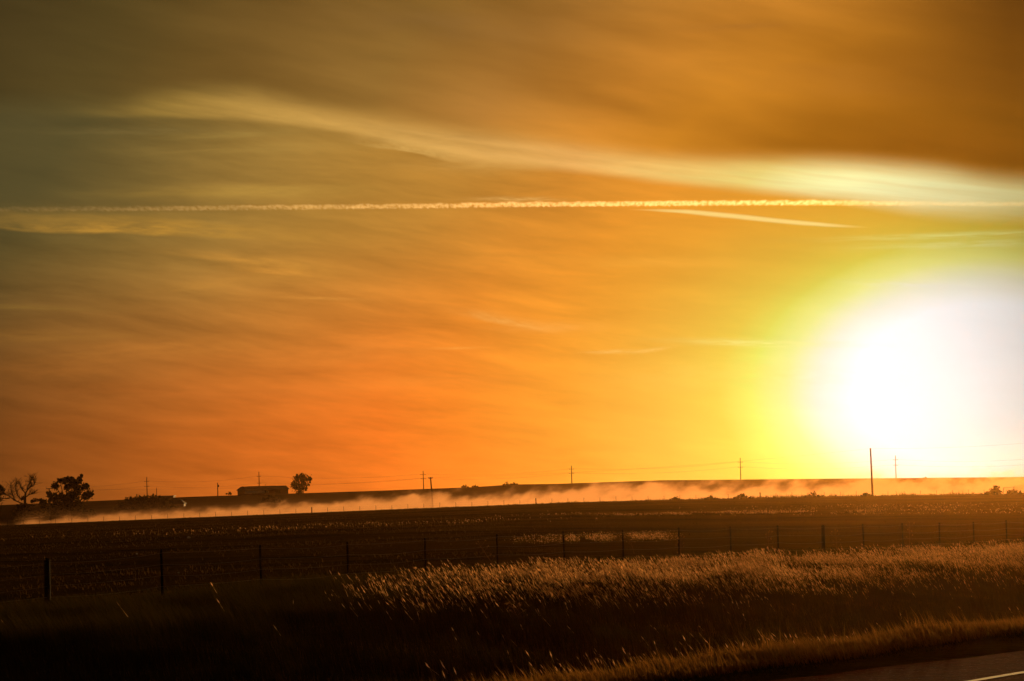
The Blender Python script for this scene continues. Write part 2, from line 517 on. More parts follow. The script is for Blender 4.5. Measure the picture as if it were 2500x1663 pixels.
class MB:
    """collects simple solids and builds ONE mesh object"""
    def __init__(self): self.v, self.f = [], []

    def box(self, x0, x1, y0, y1, z0, z1):
        b = len(self.v)
        self.v += [(x, y, z) for z in (z0, z1) for x, y in ((x0, y0), (x1, y0), (x1, y1), (x0, y1))]
        self.f += [tuple(b + i for i in q) for q in ((3, 2, 1, 0), (4, 5, 6, 7), (0, 1, 5, 4), (1, 2, 6, 5), (2, 3, 7, 6), (3, 0, 4, 7))]
        return self

    def poly(self, pts, faces):
        b = len(self.v)
        self.v += [tuple(p) for p in pts]
        self.f += [tuple(b + i for i in q) for q in faces]
        return self

    def tube(self, pts, rad, n=6, caps=True):
        pts = [Vector(p) for p in pts]
        rad = rad if isinstance(rad, (list, tuple)) else [rad] * len(pts)
        b = len(self.v)
        for i, p in enumerate(pts):
            t = (pts[min(i + 1, len(pts) - 1)] - pts[max(i - 1, 0)]).normalized()
            a = t.cross(Vector((0, 0, 1)) if abs(t.z) < .9 else Vector((1, 0, 0))).normalized()
            c = t.cross(a)
            for k in range(n):
                q = 2 * math.pi * k / n
                self.v.append(tuple(p + (a * math.cos(q) + c * math.sin(q)) * rad[i]))
        for i in range(len(pts) - 1):
            for k in range(n):
                k2 = (k + 1) % n
                self.f.append((b + i * n + k, b + i * n + k2, b + (i + 1) * n + k2, b + (i + 1) * n + k))
        if caps:
            self.f.append(tuple(b + k for k in range(n))[::-1])
            self.f.append(tuple(b + (len(pts) - 1) * n + k for k in range(n)))
        return self

    def build(self, name, m, parent=None, loc=None, smooth=False):
        me = bpy.data.meshes.new(name)
        me.from_pydata(self.v, [], self.f)
        me.materials.append(m)
        if smooth:
            for p in me.polygons: p.use_smooth = True
        me.update()
        o = bpy.data.objects.new(name, me)
        COL.objects.link(o)
        if parent: o.parent = parent
        if loc is not None: o.location = loc
        return o


def link_copy(o, parent=None):
    c = o.copy()
    COL.objects.link(c)
    if parent: c.parent = parent
    return c


def copy_tree(o, parent=None):
    kids = list(o.children)
    c = link_copy(o, parent)
    for k in kids: copy_tree(k, c)
    return c


# value noise for terrain, density masks
_perm = rng.random((256, 256))


def vnoise(x, y):
    xi, yi = np.floor(x).astype(int), np.floor(y).astype(int)
    fx, fy = x - xi, y - yi
    fx, fy = fx * fx * (3 - 2 * fx), fy * fy * (3 - 2 * fy)
    g = lambda i, j: _perm[i & 255, j & 255]
    return (g(xi, yi) * (1 - fx) + g(xi + 1, yi) * fx) * (1 - fy) + (g(xi, yi + 1) * (1 - fx) + g(xi + 1, yi + 1) * fx) * fy


# ------------------------------------------------------------------ terrain
TF, TR = math.atan(3743 / F), R(43.0)          # bearings of the fence and of the road
uf, nf = np.array([math.sin(TF), math.cos(TF)]), np.array([-math.cos(TF), math.sin(TF)])
ur, nr = np.array([math.sin(TR), math.cos(TR)]), np.array([-math.cos(TR), math.sin(TR)])
V_FENCE, V_EDGE, V_LINE = 46.0, 10.62, 9.34
ROAD_DROP = 1.635
YR0, YR1, YRIDGE = 462.0, 480.0, 1000.0


def pxa(px): return (px - 1250) / F


DF = ([pxa(p) for p in (100, 700, 1040, 1500, 1900, 2480)], [2.95, 2.85, 2.85, 2.98, 3.25, 3.65])
DR = ([pxa(p) for p in (0, 450, 900, 1400, 1700, 2050, 2500)], [4.0, 3.45, 2.9, 2.35, 2.42, 2.62, 3.12])
DG = ([pxa(p) for p in (-600, 0, 460, 900, 1150, 1215, 1250, 1350, 1600, 1900, 2500, 3000)], [1.0, -1.15, -2.6, -3.0, -3.5, -4.0, -4.2, -3.95, -4.3, -3.3, -1.2, 0.5])


def smax(a, b, k=.25):
    h = np.clip(.5 + .5 * (a - b) / k, 0, 1)
    return b * (1 - h) + a * h + k * h * (1 - h)


def height(x, y):
    x, y = np.asarray(x, float), np.asarray(y, float)
    yy = np.maximum(y, 12.0)
    a = np.clip(x / yy, -.6, .42)
    vf, vr = x * nf[0] + y * nf[1], x * nr[0] + y * nr[1]
    yf = V_FENCE / np.maximum(.584 - .812 * np.clip(a, -.5, .4), .2)
    df, dr, dg = np.interp(a, *DF), np.interp(a, *DR), np.interp(a, *DG)
    t1 = np.clip((y - yf) / (YR0 - yf), 0, 1)
    past = df + (dr - df) * t1
    t2 = np.clip((y - YR1) / (YRIDGE - YR1), 0, 1)
    rise = t2 * (1.35 - .35 * t2)
    far = dr + (dg - dr) * rise
    beyond = np.clip((y - YRIDGE) / 400, 0, 40)
    far = far + beyond ** 2 / (beyond + 1) * 6
    und = (vnoise(x / 19 + 3, y / 27) - .5) * .22 * np.clip((vf - 50) / 60, 0, 1) * np.clip((460 - y) / 120, 0, 1)
    und += (vnoise(x / 6.3, y / 6.3) - .5) * .16 * np.clip((vf - 16) / 10, 0, 1) * np.clip((400 - y) / 200, 0, 1)
    d = np.where(y < YR1, past, far) - und
    # bank in front of the fence falls to the roadside ditch
    bank = np.clip(33.5 - vf, 0, 14)
    d = d + bank * .078
    h = -d
    # road platform and its verge
    hr = -ROAD_DROP + .004 * (x * ur[0] + y * ur[1] - 18) - .42 * np.clip(vr - 12.6, 0, 30) ** 1.08 + .0 * vr
    hr = np.where((vr > -400) & (y < 300), np.maximum(hr, -30), -30)
    hr = hr - .12 * np.clip(-5 - vr, 0, 12)
    return EYE.z + smax(h, hr)


def ground_z(x, y): return float(height(x, y))


def on_ground(px, py, Y, sink=0.0):
    """foot point on the terrain, Y ahead of the camera, in the picture column through (px,py)"""
    p = at(px, py, Y)
    p.z = ground_z(p.x, p.y) - sink
    return p


def axis(a, b, d0, g):
    out, p, d = [a], a, d0
    while p < b:
        d *= g; p += d; out.append(p)
    return out


ys = list(np.arange(-20, 130, 1.0)) + axis(130, YR0 - 1, 1.2, 1.02) + list(np.arange(YR0, YR1 + 1, 3.0)) + axis(YR1 + 2, 1060, 4, 1.012) + axis(1066, 9000, 20, 1.12)
ys = sorted([-y for y in axis(20.5, 1500, 2, 1.25)] + ys)
xr = list(np.arange(0, 34, .8)) + axis(34, 280, 1.2, 1.015) + axis(284, 6000, 8, 1.18)
xs = sorted(set([-v for v in xr] + xr))
ys = sorted(set(ys))
X, Y = np.meshgrid(np.array(xs), np.array(ys))
Z = height(X, Y)
vr_g = X * nr[0] + Y * nr[1]
Z = np.where((vr_g < V_EDGE - .1) & (vr_g > -5) & (Y < 300), Z - .10, Z)      # room for the asphalt slab
nx, ny = len(xs), len(ys)
idx = np.arange(nx * ny).reshape(ny, nx)
q = np.stack([idx[:-1, :-1], idx[:-1, 1:], idx[1:, 1:], idx[1:, :-1]], -1).reshape(-1, 4)
T = np.concatenate([q[:, [0, 1, 2]], q[:, [0, 2, 3]]])
cy = Y.ravel()[T].mean(1)
ground = np_mesh('ground', np.stack([X.ravel(), Y.ravel(), Z.ravel()], 1), T, [MAT['ground'], MAT['field']], mi=(cy > YR1).astype(int))
for p in ground.data.polygons: p.use_smooth = True
tag(ground, kind='structure')


def v_edge(u):
    """the asphalt edge bellies out a little where vehicles pull over"""
    return V_EDGE + .12 * (np.clip(19.0 - u, 0, 8) - 2.4 * (np.asarray(u) < 99) * np.clip((60 - u) / 60, 0, 1))


def strip(name, frame_u, frame_n, v0, v1, u0, u1, du, lift, m, thick=0.0, wob_=0.0, nv=6):
    us = np.arange(u0, u1 + du, du)
    vs = np.linspace(v0, v1, nv)
    V, Fc = [], []
    for i, u in enumerate(us):
        for j, v in enumerate(vs):
            vv = v + (wob_ * (vnoise(np.array(u * 1.3), np.array(v * .0 + 9.1)) - .5) + wob_ * .5 * (vnoise(np.array(u * 5.1), np.array(4.1)) - .5) if j in (nv - 1,) else 0)
            if thick and j == nv - 1:
                vv += float(v_edge(u)) - V_EDGE
            x, y = frame_u * u + frame_n * vv
            hz = EYE.z - ROAD_DROP + .004 * (u - 18) + lift - .004 * abs(v - 3.2)
            V.append((x, y, hz))
    n = len(vs)
    mb = MB()
    faces = [(i * n + j, i * n + j + 1, (i + 1) * n + j + 1, (i + 1) * n + j)[::-1] for i in range(len(us) - 1) for j in range(n - 1)]
    if thick:
        b = len(V)
        V += [(x, y, z - thick) for x, y, z in V]
        faces += [((i + 1) * n + n - 1, i * n + n - 1, b + i * n + n - 1, b + (i + 1) * n + n - 1) for i in range(len(us) - 1)]
        faces += [(i * n, (i + 1) * n, b + (i + 1) * n, b + i * n) for i in range(len(us) - 1)]
    mb.poly(V, faces)
    return mb.build(name, m)


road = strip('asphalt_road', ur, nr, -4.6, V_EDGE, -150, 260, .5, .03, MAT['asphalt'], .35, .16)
tag(road, kind='structure')
for v0 in (V_LINE, -3.3):
    ln = strip('edge_line', ur, nr, v0 - .045, v0 + .045, -150, 260, .5, .034 + .0, MAT['paint'], 0, .02, 2)
    ln.parent = road
for v0 in (2.9, 3.15):
    cl = strip('centre_line', ur, nr, v0 - .05, v0 + .05, -150, 260, .5, .034, MAT['paint'], 0, .02, 2)
    cl.parent = road

# dirt road crossing the plain, its surface follows the land
mb = MB()
xs2 = np.arange(-400, 401, 4.0)
V = []
for x in xs2:
    for yv in (468.0, 472.0, 476.0):
        V.append((x, yv, ground_z(x, yv) + .05 + (.06 if yv == 472 else 0)))
mb.poly(V, [(i * 3 + j, (i + 1) * 3 + j, (i + 1) * 3 + j + 1, i * 3 + j + 1) for i in range(len(xs2) - 1) for j in range(2)])
tag(mb.build('dirt_road', MAT['dirt']), kind='structure')


# ------------------------------------------------------------------ grass
def grass(name, P, hgt, wid, lean, headp=None, headw=.016, headl=.07, mats=None, label=None, bladesegs=2, cat='grass', wind=(-.35, -.15)):
    """P: (n,2) roots. every blade is two tapering pieces; heads are pairs of crossed leaf shapes"""
    n = len(P)
    z = height(P[:, 0], P[:, 1])
    th = rng.random(n) * 2 * np.pi
    fx, fy = np.cos(th), np.sin(th)
    lx = wind[0] * lean * hgt + rng.normal(0, .12, n) * hgt
    ly = wind[1] * lean * hgt + rng.normal(0, .12, n) * hgt
    root = np.stack([P[:, 0], P[:, 1], z - .03], 1)
    mid = root + np.stack([lx * .3, ly * .3, hgt * .6], 1)
    tip = root + np.stack([lx, ly, hgt], 1)
    side = np.stack([fx, fy, np.zeros(n)], 1) * wid[:, None] / 2
    V = np.stack([root - side, root + side, mid - side * .7, mid + side * .7, tip], 1)
    tone = np.repeat(np.clip(rng.normal(.45, .25, n), 0, 1), 5)
    b = np.arange(n)[:, None] * 5
    T = np.concatenate([b + [0, 1, 3], b + [0, 3, 2], b + [2, 3, 4]])
    V = V.reshape(-1, 3)
    mi = np.zeros(len(T), int)
    hmask = None
    if headp is not None:
        k = np.where(rng.random(n) < headp)[0]
        if len(k):
            dirv = tip[k] - mid[k]
            dirv /= np.linalg.norm(dirv, axis=1)[:, None]
            L = (headl * (.6 + .8 * rng.random(len(k))))[:, None]
            Wd = (headw * (.7 + .7 * rng.random(len(k))))[:, None]
            base, top = tip[k] - dirv * L * .3, tip[k] + dirv * L * .7
            c = tip[k] + dirv * L * .15
            th2 = rng.random(len(k)) * np.pi
            s1 = np.stack([np.cos(th2), np.sin(th2), np.zeros(len(k))], 1) * Wd / 2
            s2 = np.stack([-np.sin(th2), np.cos(th2), np.zeros(len(k))], 1) * Wd / 2
            HV = np.stack([base, top, c - s1, c + s1, c - s2, c + s2], 1).reshape(-1, 3)
            hb = len(V) + np.arange(len(k))[:, None] * 6
            HT = np.concatenate([hb + [0, 3, 1], hb + [0, 1, 2], hb + [0, 5, 1], hb + [0, 1, 4]])
            V = np.concatenate([V, HV]); T = np.concatenate([T, HT])
            mi[2 * n + k] = 1  # upper stems of headed blades take the pale head colour to look sunlit
            mi = np.concatenate([mi, np.ones(len(HT), int)])
            tone = np.concatenate([tone, np.repeat(rng.random(len(k)), 6)])
    o = np_mesh(name, V, T, mats, tone, mi)
    tag(o, label, cat, kind='stuff')
    return o


def scatter(n, v0, v1, alo, ahi, frame=(uf, nf), power=1.0):
    """n points between two offsets from the road or fence line, within a fan of bearings that covers the view and a bit more"""
    out = np.zeros((0, 2))
    while len(out) < n:
        a = rng.uniform(alo, ahi, n * 2)
        v = rng.uniform(v0, v1, n * 2)
        un, nn = frame
        # along bearing a the line at offset v is met at distance y
        y = v / (nn[1] + nn[0] * a)
        keep = rng.random(n * 2) < np.clip((y / 110) ** power, 0, 1)
        x = a * y
        out = np.concatenate([out, np.stack([x, y], 1)[keep & (y > 0) & (y < 460)]])
    return out[:n]


# tall grass on the bank before the fence
P = scatter(150000, 18, 47, -.30, .29)
a = P[:, 0] / P[:, 1]; px = a * F + 1250
vf = P @ nf
clump = vnoise(P[:, 0] * .9 + 50, P[:, 1] * .9) * .6 + vnoise(P[:, 0] * .25, P[:, 1] * .25 + 9) * .4
crest = np.clip((vf - 29.5 + 2 * (vnoise(P[:, 0] / 5, P[:, 1] / 5) - .5)) / 4, 0, 1) * np.clip((44 - vf) / 3, 0, 1)
hg = (.20 + .98 * clump) * (.65 + .5 * rng.random(len(P))) * (.75 + .3 * crest)
tall = np.exp(-((px - 1860) / 40) ** 2 - ((vf - 38) / 3) ** 2)
hg *= .70
hg += tall * .38
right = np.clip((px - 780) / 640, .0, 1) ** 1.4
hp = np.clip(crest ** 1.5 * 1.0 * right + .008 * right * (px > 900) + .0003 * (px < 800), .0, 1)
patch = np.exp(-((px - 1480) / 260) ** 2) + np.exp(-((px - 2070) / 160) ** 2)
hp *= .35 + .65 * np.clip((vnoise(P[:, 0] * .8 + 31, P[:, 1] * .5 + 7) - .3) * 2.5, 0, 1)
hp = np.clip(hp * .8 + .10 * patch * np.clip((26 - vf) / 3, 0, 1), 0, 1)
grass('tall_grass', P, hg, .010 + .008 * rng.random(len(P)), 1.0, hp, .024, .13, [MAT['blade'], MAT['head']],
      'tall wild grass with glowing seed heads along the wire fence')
# lower denser growth filling the bank and ditch
P = scatter(110000, 17, 52, -.30, .29)
cl = vnoise(P[:, 0] * .5 + 5, P[:, 1] * .5)
grass('ditch_grass', P, (.14 + .34 * cl) * np.where(P @ nf > 38, .55, 1) * (.6 + .6 * rng.random(len(P))), .016 + .014 * rng.random(len(P)), .8, None, mats=[MAT['blade']],
      label='dense dark green grass filling the roadside ditch')
# verge beside the road
P = scatter(80000, 11.3, 13.2, -.2, .27, (ur, nr), 0)
P = P[P @ nr > v_edge(P @ ur) + .25]
P = P[(P @ nr > 11.3 + .5 * vnoise(P[:, 0], P[:, 1]))]
cl = vnoise(P[:, 0] * 1.6, P[:, 1] * 1.6)
grass('verge_grass', P, (.07 + .10 * cl) * (.35 + .9 * rng.random(len(P)) + .9 * (rng.random(len(P)) < .04)), .005 + .006 * rng.random(len(P)), .9, None, mats=[MAT['verge']],
      label='low verge grass beside the asphalt, sunlight put into its pale colour')
P = scatter(60000, 10.58, 12.3, -.12, .27, (ur, nr), 0)  # dark blades paint the shaded band between asphalt and sunlit verge
P = P[P @ nr > v_edge(P @ ur) - .02]
grass('edge_grass', P, (.02 + .06 * rng.random(len(P))) * np.clip((P @ nr - 10.55) / 1.0, .15, 1), .005 + .005 * rng.random(len(P)), .9, None, mats=[MAT['blade']],
      label='short grass along the asphalt edge, coloured dark for its shade')
# pasture beyond the fence
n = 120000
a = rng.uniform(-.27, .27, n)
yy = 60 + (400) * rng.random(n) ** 1.3
P = np.stack([a * yy, yy], 1)
P = P[P @ nf > 47]
dn = vnoise(P[:, 0] / 14, P[:, 1] / 9) * .6 + vnoise(P[:, 0] / 3, P[:, 1] / 4) * .4
P = P[rng.random(len(P)) < np.clip((dn - .35) * 3, .03, .8)]
grass('pasture_grass', P, .04 + .15 * rng.random(len(P)) ** 2, .012 + .0003 * P[:, 1] * rng.random(len(P)), .6, None, mats=[MAT['tuft']],
      label='short grazed grass across the open pasture')
# bright patch of flowering weeds in the pasture
k = 5200
k = 3000
ppx = np.concatenate([rng.normal(1460, 75, k), rng.normal(1590, 50, k // 2), rng.uniform(1240, 1390, k // 9)])
yv = 124 + rng.normal(0, 2.6, len(ppx)) + (ppx - 1400) * .012
P = np.stack([(ppx - 1250) / F * yv, yv], 1)
keep = (vnoise(ppx / 22, yv / 3) > .38) & (ppx < 1600 + 60 * rng.random(len(ppx)))
P = P[keep]
grass('flowering_weeds', P, .08 + .36 * rng.random(len(P)), np.full(len(P), .005), .4, np.full(len(P), .55), .035, .05, [MAT['blade'], MAT['head']],
      'bright strip of flowering weeds in the pasture behind the fence')
# streaks of dry grass further out
for (c, wd, y0, y1, k) in ((1790, 150, 228, 246, 5200), (1560, 160, 232, 244, 2000), (2250, 260, 215, 300, 5200), (800, 300, 200, 230, 2000)):
    ppx = rng.normal(c, wd, k); yv = rng.uniform(y0, y1, k)
    P = np.stack([(ppx - 1250) / F * yv, yv], 1)
    P = P[vnoise(P[:, 0] / 2.5, P[:, 1] / 5) > .42]
    grass('dry_grass', P, .12 + .18 * rng.random(len(P)), np.full(len(P), .05), .4, np.full(len(P), .3), .06, .08, [MAT['tuft'], MAT['head']],
          'pale dry grass in thin streaks across the far pasture')
# ragged growth along the far edge of the pasture, before the dirt road
n = 16000
x = rng.uniform(-125, 125, n)
yv = rng.uniform(452, 463, n)
P = np.stack([x, yv], 1)
cl = vnoise(x / 3.1, yv / 6) ** 2 * .7 + vnoise(x / .8 + 9, yv / 3) ** 3 * .7
hh = (.12 + .95 * cl * np.clip((x + 60) / 120, .25, 1)) * (.4 + .8 * rng.random(n))
grass('roadside_weeds', P, hh, np.full(n, .09), .3, None, mats=[MAT['tuft']], label='ragged weeds at the far pasture edge before the dusty road')


# ------------------------------------------------------------------ wire fence by the grass bank
def fence_xy(k, s=4.3):
    Z0, X0 = 60.4, -13.2
    return X0 + k * s * uf[0], Z0 + k * s * uf[1]


post_px = {0: (115, 1365), 1: (395, 1341), 2: (636, 1330), 3: (848, 1322), 4: (1038, 1313), 5: (1213, 1304), 6: (1376, 1297), 7: (1520, 1293), 8: (1655, 1288),
           9: (1782, 1285), 10: (1898, 1283), 11: (2008, 1283), 12: (2107, 1279), 13: (2202, 1277), 14: (2292, 1276), 15: (2376, 1274), 16: (2456, 1270)}


def t_post(hh):
    """steel T post: tee section with studs down the face"""
    m_ = MB()
    m_.box(-.025, .025, -.004, .004, -.4, hh).box(-.004, .004, .004, .034, -.4, hh)
    for k in range(int(hh / .12)):
        m_.box(-.007, .007, -.012, -.004, .1 + k * .12, .125 + k * .12)
    return m_


fence = empty('wire_fence', (*fence_xy(0), ground_z(*fence_xy(0))))
tag(fence, 'barbed wire fence on thin steel posts along the tall grass bank', 'fence')
FB = Vector(fence.location)
tops, feet = [], []
for k in range(-2, 20):
    x, y = fence_xy(k)
    if k in post_px:
        # keep the post on the fence line, in the picture column where it stands
        px_, py_ = post_px[k]
        d = ray(px_, py_)
        t = V_FENCE / (d.x * nf[0] + d.y * nf[1])
        p = EYE + d * t
        x, y, zt = p.x, p.y, p.z
    else:
        zt = ground_z(x, y) + 1.35
    gz = ground_z(x, y)
    hh = zt - gz
    tilt = (random.uniform(-.015, .015), random.uniform(-.015, .02))
    if k in (0, 11):
        m_ = MB()
        r_ = .085
        m_.tube([(0, 0, -.5), (0, 0, hh * .4), (.004, 0, hh - .02), (.006, .01, hh)], [r_ * 1.05, r_, r_ * .95, r_ * .8], 10)
        o = m_.build('wooden_post', MAT['wood'], fence, Vector((x, y, gz)) - FB)
        o['label'] = 'thick round wooden fence post'
    else:
        # steel drawn a touch thick: the posts show about 6 cm wide
        o = t_post(hh).build('steel_post', MAT['steel'], fence, Vector((x, y, gz)) - FB)
        o.scale = (1.5, 1.5, 1)
        o.rotation_euler[2] = -TF + math.pi
    o.rotation_euler[0], o.rotation_euler[1] = tilt
    tops.append((x, y, gz, hh))
for fr in (.93, .70, .48, .27):
    m_ = MB()
    pts = []
    for i in range(len(tops) - 1):
        x0, y0, g0, h0 = tops[i]; x1, y1, g1, h1 = tops[i + 1]
        for s in range(5):
            t = s / 5
            sag = .05 * 4 * t * (1 - t) * (1 + .5 * math.sin(i * 3 + fr * 9))
            pts.append((x0 + (x1 - x0) * t + nf[0] * -.05, y0 + (y1 - y0) * t + nf[1] * -.05, (g0 + h0 * fr) * (1 - t) + (g1 + h1 * fr) * t - sag))
    pts = [Vector(p) - FB for p in pts]
    m_.tube(pts, .0035, 4)
    for i in range(len(pts) - 1):                       # barbs
        for t in (.2, .6):
            p = pts[i].lerp(pts[i + 1], t)
            m_.tube([p + Vector((0, -.012, -.02)), p + Vector((0, .012, .02))], .002, 3, False)
    m_.build('wire', MAT['wire'], fence)

# ------------------------------------------------------------------ far fence along the dirt road
ff = empty('pasture_fence', (-120, 460, ground_z(-120, 460)))
tag(ff, 'distant pasture fence of small posts in front of the dust', 'fence')
B = Vector(ff.location)
fp = []
for i in range(72):
    x = -120 + i * 3.45
    y = 460 + .3 * math.sin(i)
    gz = ground_z(x, y)
    big = abs(x - (765 - 1250) / F * 460) < 1.7 or abs(x - (1299 - 1250) / F * 460) < 1.7 or abs(x - (1853 - 1250) / F * 460) < 1.7
    hh = 1.35 if big else random.uniform(1.0, 1.2)
    m_ = MB().tube([(0, 0, -.3), (0, 0, hh)], .12 if big else .045, 6)
    m_.build('post', MAT['wood'], ff, Vector((x, y, gz)) - B)
    fp.append(Vector((x, y, gz + hh * .9)) - B)
for dz in (0, -.4):
    MB().tube([p + Vector((0, -.05, dz)) for p in fp], .006, 3).build('wire', MAT['wire'], ff)

# pipe gate at the right, half behind a bush
gx, gy = 2450, 448.0
g0 = on_ground(gx, 1205, gy)
gate = empty('pipe_gate', g0)
tag(gate, 'pale pipe gate at the right edge beside the round bush', 'gate')
MB().tube([(0, 0, -.3), (0, 0, 1.55)], .09, 8).build('post', MAT['gate'], gate)
MB().tube([(2.2, 0, -.3), (2.2, 0, 1.7)], .07, 8).build('post', MAT['gate'], gate)
MB().tube([(0, 0, 1.5), (2.2, 0, 1.55)], .05, 6).build('top_rail', MAT['gate'], gate)
for k in range(6):
    MB().tube([(2.3, -.05, .35 + k * .29), (7.4, -.05, .35 + k * .29)], .035, 6).build('rail', MAT['gate'], gate)
for xx in (2.3, 4.8, 7.4):
    MB().tube([(xx, -.05, .3), (xx, -.05, 1.85)], .045, 6).build('upright', MAT['gate'], gate)


# ------------------------------------------------------------------ poles and cables
def utility_pole(px_top, py_top, py_foot, Yd, r, arms, label, cat, name='utility_pole', group=None, lean=0.0):
    top = at(px_top, py_top, Yd)
    foot = on_ground(px_top + (py_foot - py_top) * .03 + lean, py_foot, Yd, 0)
    root = empty(name, foot)
    tag(root, label, cat, group)
    t = top - foot
    n_ = 6
    MB().tube([t * (i / n_) + Vector((0, 0, -.8 if i == 0 else 0)) for i in range(n_ + 1)], [r * (1.15 - .4 * i / n_) for i in range(n_ + 1)], 8).build('pole', MAT['pole'], root)
    ends = []
    for (fr, half, dz) in arms:
        c = t * fr
        MB().box(c.x - half, c.x + half, c.y - .16, c.y - .02, c.z - .07, c.z + .07).build('crossarm', MAT['pole'], root)
        for s in (-.92, 0.0, .92):
            if s == 0.0 and half < .9: continue
            MB().tube([(c.x + s * half, c.y - .09, c.z + .07), (c.x + s * half, c.y - .09, c.z + .2), (c.x + s * half, c.y - .09, c.z + .32)], [.05, .09, .04], 6).build('insulator', MAT['glass'], root)
            if s: ends.append(foot + Vector((c.x + s * half, c.y - .09, c.z + .33)))
    return root, foot, top, ends


GA = 'tall poles of the distant power line'
line_pts = []
for i, (px_, pt, pf, lab) in enumerate([
        (358, 1165, 1216, 'tall power pole rising behind the dark thicket'),
        (632, 1152, 1190, 'tall power pole rising above the barn roof'),
        (1033, 1150, 1194, 'tall power pole just left of the leaning dark pole'),
        (1395, 1137, 1181, 'tall power pole on the ridge right of the low ridge scrub'),
        (1807, 1118, 1171, 'tall power pole in the yellow glow at the sun edge'),
        (2186, 1112, 1167, 'faint tall power pole right of the big pole, against the white sun')]):
    rr = utility_pole(px_, pt, pf, 1040, .22, [(.80, 1.3, 0), (.57, 1.3, 0)] if i not in (1,) else [(.80, 1.0, 0), (.50, 1.0, 0)], lab, 'power pole', group=GA)
    line_pts.append(rr[3])
for s, lab in ((0, 'upper left cable strung between the tall power poles'), (1, 'upper right cable strung between the tall power poles'),
               (2, 'lower left cable strung between the tall power poles'), (3, 'lower right cable strung between the tall power poles')):
    pts = []
    L = [p[s] for p in line_pts]
    L = [L[0] + (L[0] - L[1])] + L + [L[-1] + (L[-1] - L[-2])]
    for i in range(len(L) - 1):
        for k in range(8):
            t = k / 8
            p = L[i].lerp(L[i + 1], t); p.z -= 1.6 * 4 * t * (1 - t)
            pts.append(p)
    base = pts[0].copy()
    o = MB().tube([p - base for p in pts], .014, 4).build('power_cable', MAT['cable'])
    o.location = base
    tag(o, lab, 'power cable', 'cables of the distant power line')

small = []
small.append(utility_pole(2125, 1094, 1212, 470, .21, [], 'big bare pole leaning slightly before the white sun glow', 'utility pole', lean=2))
small.append(utility_pole(1051, 1165, 1238, 474, .17, [(.965, .42, 0)], 'dark leaning pole standing in the dust at mid frame', 'utility pole', lean=4))
small.append(utility_pole(120, 1192, 1262, 500, .16, [(.985, .62, 0)], 'short pole with crossarm half hidden by the leafy tree', 'utility pole', lean=0))
small.append(utility_pole(531, 1179, 1212, 980, .22, [], 'short pole with a transformer left of the barn', 'utility pole'))
o = MB().tube([(0.32, -.2, 4.1), (.32, -.2, 5.2)], .33, 8).build('transformer', MAT['tin'], small[-1][0])
MB().box(-.3, .3, -.1, .1, 5.9, 6.1).build('crossarm', MAT['pole'], small[-1][0])
small.append(utility_pole(382, 1191, 1213, 1000, .16, [], 'thin plain pole just right of the pole behind the thicket', 'utility pole'))
small.append(utility_pole(648, 1182, 1190, 1010, .12, [], 'short mast behind the barn roof', 'mast', name='roof_mast'))
# single service wire: from the leaning pole to the big bare pole
a_, b_ = small[1][2], small[0][2]
pts = []
seg = [small[2][2], a_, b_, b_ + (b_ - a_) * .6]
for i in range(3):
    for k in range(14):
        t = k / 14
        p = seg[i].lerp(seg[i + 1], t); p.z -= 1.1 * 4 * t * (1 - t); p.z -= .1
        pts.append(p)
base = pts[0].copy()
o = MB().tube([p - base for p in pts], .011, 4).build('service_wire', MAT['cable'])
o.location = base
tag(o, 'thin single wire strung from the leaning pole to the big bare pole', 'wire')

# ------------------------------------------------------------------ farm buildings
def gable_building(name, x0, x1, depth, eave, ridge, hip_r, loc, rz, label, roof_over=.5, hip_l=0):
    """long shed, ridge along x; hip_r shortens the ridge on the right"""
    b = empty(name, loc, rz)
    tag(b, label, 'building')
    t = .2
    w0 = MB()
    w0.box(x0, x1, 0, depth, -1.2, eave)
    if not hip_l: w0.poly([(x0, 0, eave), (x0, depth, eave), (x0, depth / 2, ridge - .1), (x0 + t, 0, eave), (x0 + t, depth, eave), (x0 + t, depth / 2, ridge - .1)],
            [(0, 1, 2), (3, 5, 4), (0, 2, 5, 3), (1, 4, 5, 2)])
    w0.build('wall', MAT['siding'], b)
    o = roof_over
    xa, xb = x0 - o, x1 + o
    yb = depth + o
    lo = eave - .12
    def slab(p):
        n_ = len(p)
        return [tuple(q) for q in p] + [(q[0], q[1], q[2] + .14) for q in p], [tuple(range(n_))[::-1], tuple(range(n_, 2 * n_))] + [(i, (i + 1) % n_, (i + 1) % n_ + n_, i + n_) for i in range(n_)]
    r1 = MB().poly(*slab([(xa, -o, lo), (xb, -o, lo), (xb - hip_r, depth / 2, ridge), (xa + hip_l, depth / 2, ridge)]))
    if hip_l:
        r1.poly(*slab([(xa, -o, lo + .002), (xa + hip_l, depth / 2, ridge + .004), (xa, yb, lo + .002)]))
    r1.poly(*slab([(xa + hip_l, depth / 2, ridge + .003), (xb - hip_r, depth / 2, ridge + .003), (xb, yb, lo), (xa, yb, lo)]))
    if hip_r:
        r1.poly(*slab([(xb, -o, lo + .002), (xb, yb, lo + .002), (xb - hip_r, depth / 2, ridge + .004)]))
    rf = r1.build('roof', MAT['tin'], b)
    MB().box(xa + hip_l, xb - hip_r, depth / 2 - .15, depth / 2 + .15, ridge + .145, ridge + .22).build('ridge_cap', MAT['tin'], rf)
    return b


